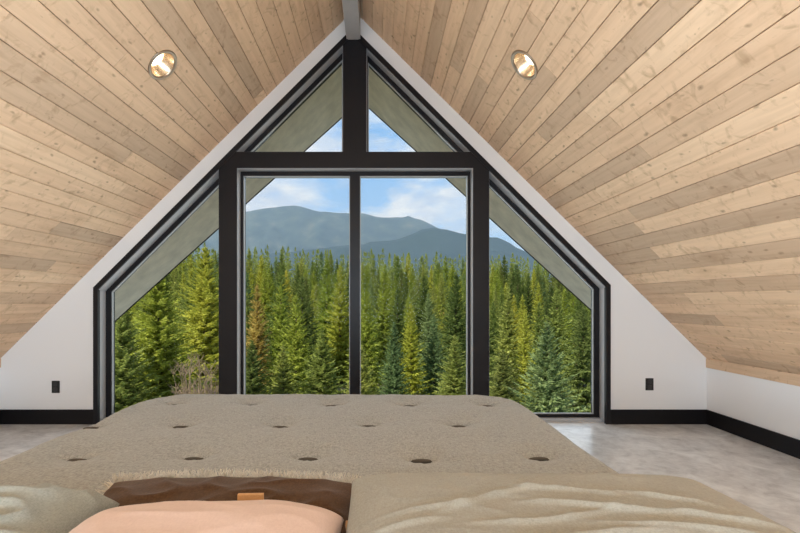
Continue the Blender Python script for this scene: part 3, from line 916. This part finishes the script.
# mountains
def mountain(name, label, Y, depth, prof, mat, seed, base=-60, step=9):
    xs = np.linspace(X(-250, Y), X(1010, Y), 200); rows = 34
    pts = sorted(prof)
    V, F = [], []
    for j in range(rows + 1):
        f = j / rows                                    # 0 ridge, 1 foot
        for xx in xs:
            px = xx / Y * FOC + VPX
            zr = Z(np.interp(px, [p[0] for p in pts], [p[1] for p in pts]), Y)
            zr += (noise.fractal((px * .09, seed, 1), 1.0, 2.0, 4)) * 6.0
            amp = (zr - base)
            rug = noise.fractal((xx * .004 + seed, f * 2.2, seed), 1.0, 2.0, 5)
            spur = abs(noise.noise((xx * .0055 + f * .9 + seed, f * .8, 4)))
            z = base + amp * (1 - f) ** 1.15 + (rug * 55 + (spur - .25) * 150) * math.sin(math.pi * min(1, f)) + noise.noise((xx * .03, f * 20, seed)) * 3.0
            V.append((xx, Y - depth * f + spur * 60 * f, z))
    n = len(xs)
    for j in range(rows):
        for i in range(n - 1):
            a = j * n + i; F.append((a, a + 1, a + n + 1, a + n))
    # back side, down to the ground
    b0 = len(V)
    for xx in xs: V.append((xx, Y + depth * .7, base))
    for i in range(n - 1): F.append((i, b0 + i, b0 + i + 1, i + 1))
    o = mesh_obj(name, V, F, mat, None, True); struct(o, label, 'mountain')
    return o

M['mount'] = plain('forested_mountain_slope', (0.06, 0.085, 0.07), 0.95, var=0.0)
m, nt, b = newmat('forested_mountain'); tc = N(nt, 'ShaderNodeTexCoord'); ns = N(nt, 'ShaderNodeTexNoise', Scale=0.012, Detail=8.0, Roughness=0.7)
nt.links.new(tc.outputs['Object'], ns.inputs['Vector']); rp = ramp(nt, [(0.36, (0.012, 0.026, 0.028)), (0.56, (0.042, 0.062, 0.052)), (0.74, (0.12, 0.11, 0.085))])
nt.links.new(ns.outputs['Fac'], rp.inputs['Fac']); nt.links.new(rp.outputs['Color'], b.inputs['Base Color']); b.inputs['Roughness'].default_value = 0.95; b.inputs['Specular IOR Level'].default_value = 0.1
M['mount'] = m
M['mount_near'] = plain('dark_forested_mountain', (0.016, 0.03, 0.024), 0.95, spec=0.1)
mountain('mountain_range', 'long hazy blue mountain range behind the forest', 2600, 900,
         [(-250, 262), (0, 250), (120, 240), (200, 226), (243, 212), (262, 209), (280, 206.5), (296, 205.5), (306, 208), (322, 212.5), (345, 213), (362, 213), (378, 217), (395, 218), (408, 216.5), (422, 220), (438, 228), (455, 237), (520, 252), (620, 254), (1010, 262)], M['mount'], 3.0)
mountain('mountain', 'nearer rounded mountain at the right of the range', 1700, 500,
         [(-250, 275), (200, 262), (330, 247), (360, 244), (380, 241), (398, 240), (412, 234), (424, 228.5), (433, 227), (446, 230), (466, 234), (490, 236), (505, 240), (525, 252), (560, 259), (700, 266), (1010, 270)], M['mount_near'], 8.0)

# valley haze in front of the mountains
bm = bmesh.new(); add_box(bm, -1900, 1900, 158, 2580, -90, 1300)
hz = bm_obj('haze', bm); tag(hz, 'thin blue haze over the valley before the mountains', 'haze', kind='stuff')
m = bpy.data.materials.new('valley_haze'); m.use_nodes = True; nt = m.node_tree; nt.nodes.clear()
out = N(nt, 'ShaderNodeOutputMaterial'); vs_ = N(nt, 'ShaderNodeVolumeScatter', Density=HAZE if (HAZE := 0.00019) else 0)
vs_.inputs['Color'].default_value = (0.52, 0.74, 1.0, 1)
nt.links.new(vs_.outputs[0], out.inputs['Volume']); hz.data.materials.append(m)

# ------------------------------------------------------------------ sky and light
w = bpy.data.worlds.new('sky'); bpy.context.scene.world = w; w.use_nodes = True
nt = w.node_tree; nt.nodes.clear()
out = N(nt, 'ShaderNodeOutputWorld'); bg = N(nt, 'ShaderNodeBackground', Strength=1.0)
tc = N(nt, 'ShaderNodeTexCoord'); sep = N(nt, 'ShaderNodeSeparateXYZ')
nt.links.new(tc.outputs['Generated'], sep.inputs[0])
grad = ramp(nt, [(0.0, (0.48, 0.66, 0.90)), (0.17, (0.31, 0.54, 0.90)), (0.36, (0.13, 0.38, 0.84)), (1.0, (0.10, 0.28, 0.70))])
nt.links.new(sep.outputs['Z'], grad.inputs['Fac'])
mp = N(nt, 'ShaderNodeMapping'); mp.inputs['Scale'].default_value = (3.2, 3.2, 7.5); mp.inputs['Location'].default_value = (3.1, 0.3, 0.1)
nt.links.new(tc.outputs['Generated'], mp.inputs['Vector'])
cl = N(nt, 'ShaderNodeTexNoise', Scale=1.5, Detail=7.0, Roughness=0.55, Distortion=0.25)
nt.links.new(mp.outputs['Vector'], cl.inputs['Vector'])
cm = ramp(nt, [(0.42, 0.0), (0.57, 0.95)])
nt.links.new(cl.outputs['Fac'], cm.inputs['Fac'])
cc = N(nt, 'ShaderNodeTexNoise', Scale=3.4, Detail=5.0, Roughness=0.6)
nt.links.new(mp.outputs['Vector'], cc.inputs['Vector'])
ccr = ramp(nt, [(0.35, (0.50, 0.60, 0.80)), (0.62, (0.84, 0.87, 0.93))])
nt.links.new(cc.outputs['Fac'], ccr.inputs['Fac'])
mx = N(nt, 'ShaderNodeMix', data_type='RGBA')
nt.links.new(cm.outputs['Color'], mx.inputs[0]); nt.links.new(grad.outputs['Color'], mx.inputs[6]); nt.links.new(ccr.outputs['Color'], mx.inputs[7])
nt.links.new(mx.outputs[2], bg.inputs['Color']); nt.links.new(bg.outputs[0], out.inputs[0])

L = bpy.data.lights.new('sun', 'SUN'); L.energy = 7.0; L.color = (1.0, 0.94, 0.84); L.angle = deg(0.8)
lo = link(bpy.data.objects.new('sun', L))
lo.rotation_euler = Vector((0.55, 0.52, -0.66)).to_track_quat('-Z', 'Y').to_euler()

# added area light in the added rear window, fills the room from behind
L = bpy.data.lights.new('rear_fill_light', 'AREA'); L.shape = 'RECTANGLE'; L.size = wx1 - wx0 - 0.1; L.size_y = wz1 - wz0 - 0.1; L.energy = 135; L.color = (0.74, 0.88, 1.0)
lo = link(bpy.data.objects.new('rear_fill_light', L)); lo.location = ((wx0 + wx1) / 2, BACK - 0.05, (wz0 + wz1) / 2)
lo.rotation_euler = (math.pi / 2, 0, 0)
lo.rotation_euler = Vector((0, 1, 0)).to_track_quat('-Z', 'Z').to_euler()

# added area light outside the gable glazing, boosts the daylight indoors
L = bpy.data.lights.new('gable_fill_light', 'AREA'); L.shape = 'RECTANGLE'; L.size = 5.0; L.size_y = 2.7; L.energy = 46; L.color = (0.86, 0.94, 1.0)
lo = link(bpy.data.objects.new('gable_fill_light', L)); lo.location = (XR, D + 0.32, 1.45)
lo.rotation_euler = Vector((0, -1, 0)).to_track_quat('-Z', 'Z').to_euler()

# added unseen uplighters to fill the ceiling, heads turned to the opposite roof slope
def added_uplighter(x, y, aim, label, power=1.0):
    rt = empty('added_uplighter', (x, y, 0)); tag(rt, label, 'lamp')
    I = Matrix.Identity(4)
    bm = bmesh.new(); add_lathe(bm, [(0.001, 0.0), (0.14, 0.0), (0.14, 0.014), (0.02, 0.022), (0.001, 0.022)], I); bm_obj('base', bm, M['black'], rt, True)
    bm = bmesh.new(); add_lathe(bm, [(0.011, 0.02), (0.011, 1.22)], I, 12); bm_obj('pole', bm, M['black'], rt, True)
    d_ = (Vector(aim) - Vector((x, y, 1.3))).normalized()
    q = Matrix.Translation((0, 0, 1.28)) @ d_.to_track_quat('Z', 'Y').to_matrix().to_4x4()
    bm = bmesh.new(); add_lathe(bm, [(0.001, -0.06), (0.06, -0.06), (0.07, -0.02), (0.095, 0.05), (0.09, 0.05), (0.064, -0.02), (0.001, -0.03)], q); bm_obj('added_lamp_shade', bm, M['black'], rt, True)
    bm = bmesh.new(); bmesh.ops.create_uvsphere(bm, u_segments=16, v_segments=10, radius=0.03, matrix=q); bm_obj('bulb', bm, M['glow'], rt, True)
    L = bpy.data.lights.new('uplight_fill', 'SPOT'); L.energy = UPL * power; L.spot_size = deg(72); L.spot_blend = 1.0; L.color = LCOL; L.shadow_soft_size = 0.3
    lo = link(bpy.data.objects.new('uplight_fill', L)); lo.location = Vector((x, y, 1.28)) + d_ * 0.07
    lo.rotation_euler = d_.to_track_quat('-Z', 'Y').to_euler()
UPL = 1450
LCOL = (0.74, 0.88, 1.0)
added_uplighter(2.1, -2.2, (-2.6, 0.3, 2.55), 'added black adjustable floor lamp, unseen, in the rear right corner')
added_uplighter(-2.55, -2.2, (2.15, 0.3, 2.55), 'added black adjustable floor lamp, unseen, in the rear left corner', 0.84)

# small globe lamp on a nightstand right of the pillows
rt = empty('nightstand', (1.22, 0.36, 0)); tag(rt, 'dark wooden nightstand at the right side of the bed', 'nightstand')
bm = bmesh.new(); add_box(bm, -.2, .2, -.2, .2, 0.45, 0.48, .004); bm_obj('top', bm, M['darkwood'], rt)
bm = bmesh.new(); add_box(bm, -.18, .18, -.18, .18, 0.25, 0.4495, .003); bm_obj('drawer', bm, M['darkwood'], rt)
for sx in (-1, 1):
    for sy in (-1, 1):
        bm = bmesh.new(); add_box(bm, sx * .17 - .015, sx * .17 + .015, sy * .17 - .015, sy * .17 + .015, 0, 0.2495); bm_obj('leg', bm, M['darkwood'], rt)
rt = empty('table_lamp', (1.22, 0.36, 0.48)); tag(rt, 'small globe lamp glowing on the nightstand', 'lamp')
I = Matrix.Identity(4)
bm = bmesh.new(); add_lathe(bm, [(0.001, 0.0), (0.07, 0.0), (0.07, 0.012), (0.012, 0.03), (0.012, 0.36), (0.03, 0.37)], I, 24); bm_obj('base', bm, M['bronze'], rt, True)
m, nt, b = newmat('warm_globe_glow'); b.inputs['Emission Color'].default_value = (1.0, 0.50, 0.20, 1); b.inputs['Emission Strength'].default_value = 9.0
bm = bmesh.new(); bmesh.ops.create_uvsphere(bm, u_segments=20, v_segments=12, radius=0.075, matrix=Matrix.Translation((0, 0, 0.44))); bm_obj('globe', bm, m, rt, True)

# ------------------------------------------------------------------ camera
cam = bpy.data.cameras.new('camera'); co = link(bpy.data.objects.new('camera', cam))
co.location = (0, 0, EYE); co.rotation_euler = (math.pi / 2, 0, 0)
cam.sensor_width = 36; cam.lens = FOC / 800 * 36
cam.shift_x = (400 - VPX) / 800; cam.shift_y = (VPY - 266.5) / 800
cam.clip_start = 0.05; cam.clip_end = 12000
sc = bpy.context.scene; sc.camera = co
sc.view_settings.view_transform = 'Standard'; sc.view_settings.look = 'None'; sc.view_settings.gamma = 1; sc.view_settings.exposure = 0.10
sc.view_settings.use_curve_mapping = False
sc.cycles.use_denoising = True
sc.cycles.max_bounces = 8; sc.cycles.diffuse_bounces = 5; sc.cycles.transparent_max_bounces = 12
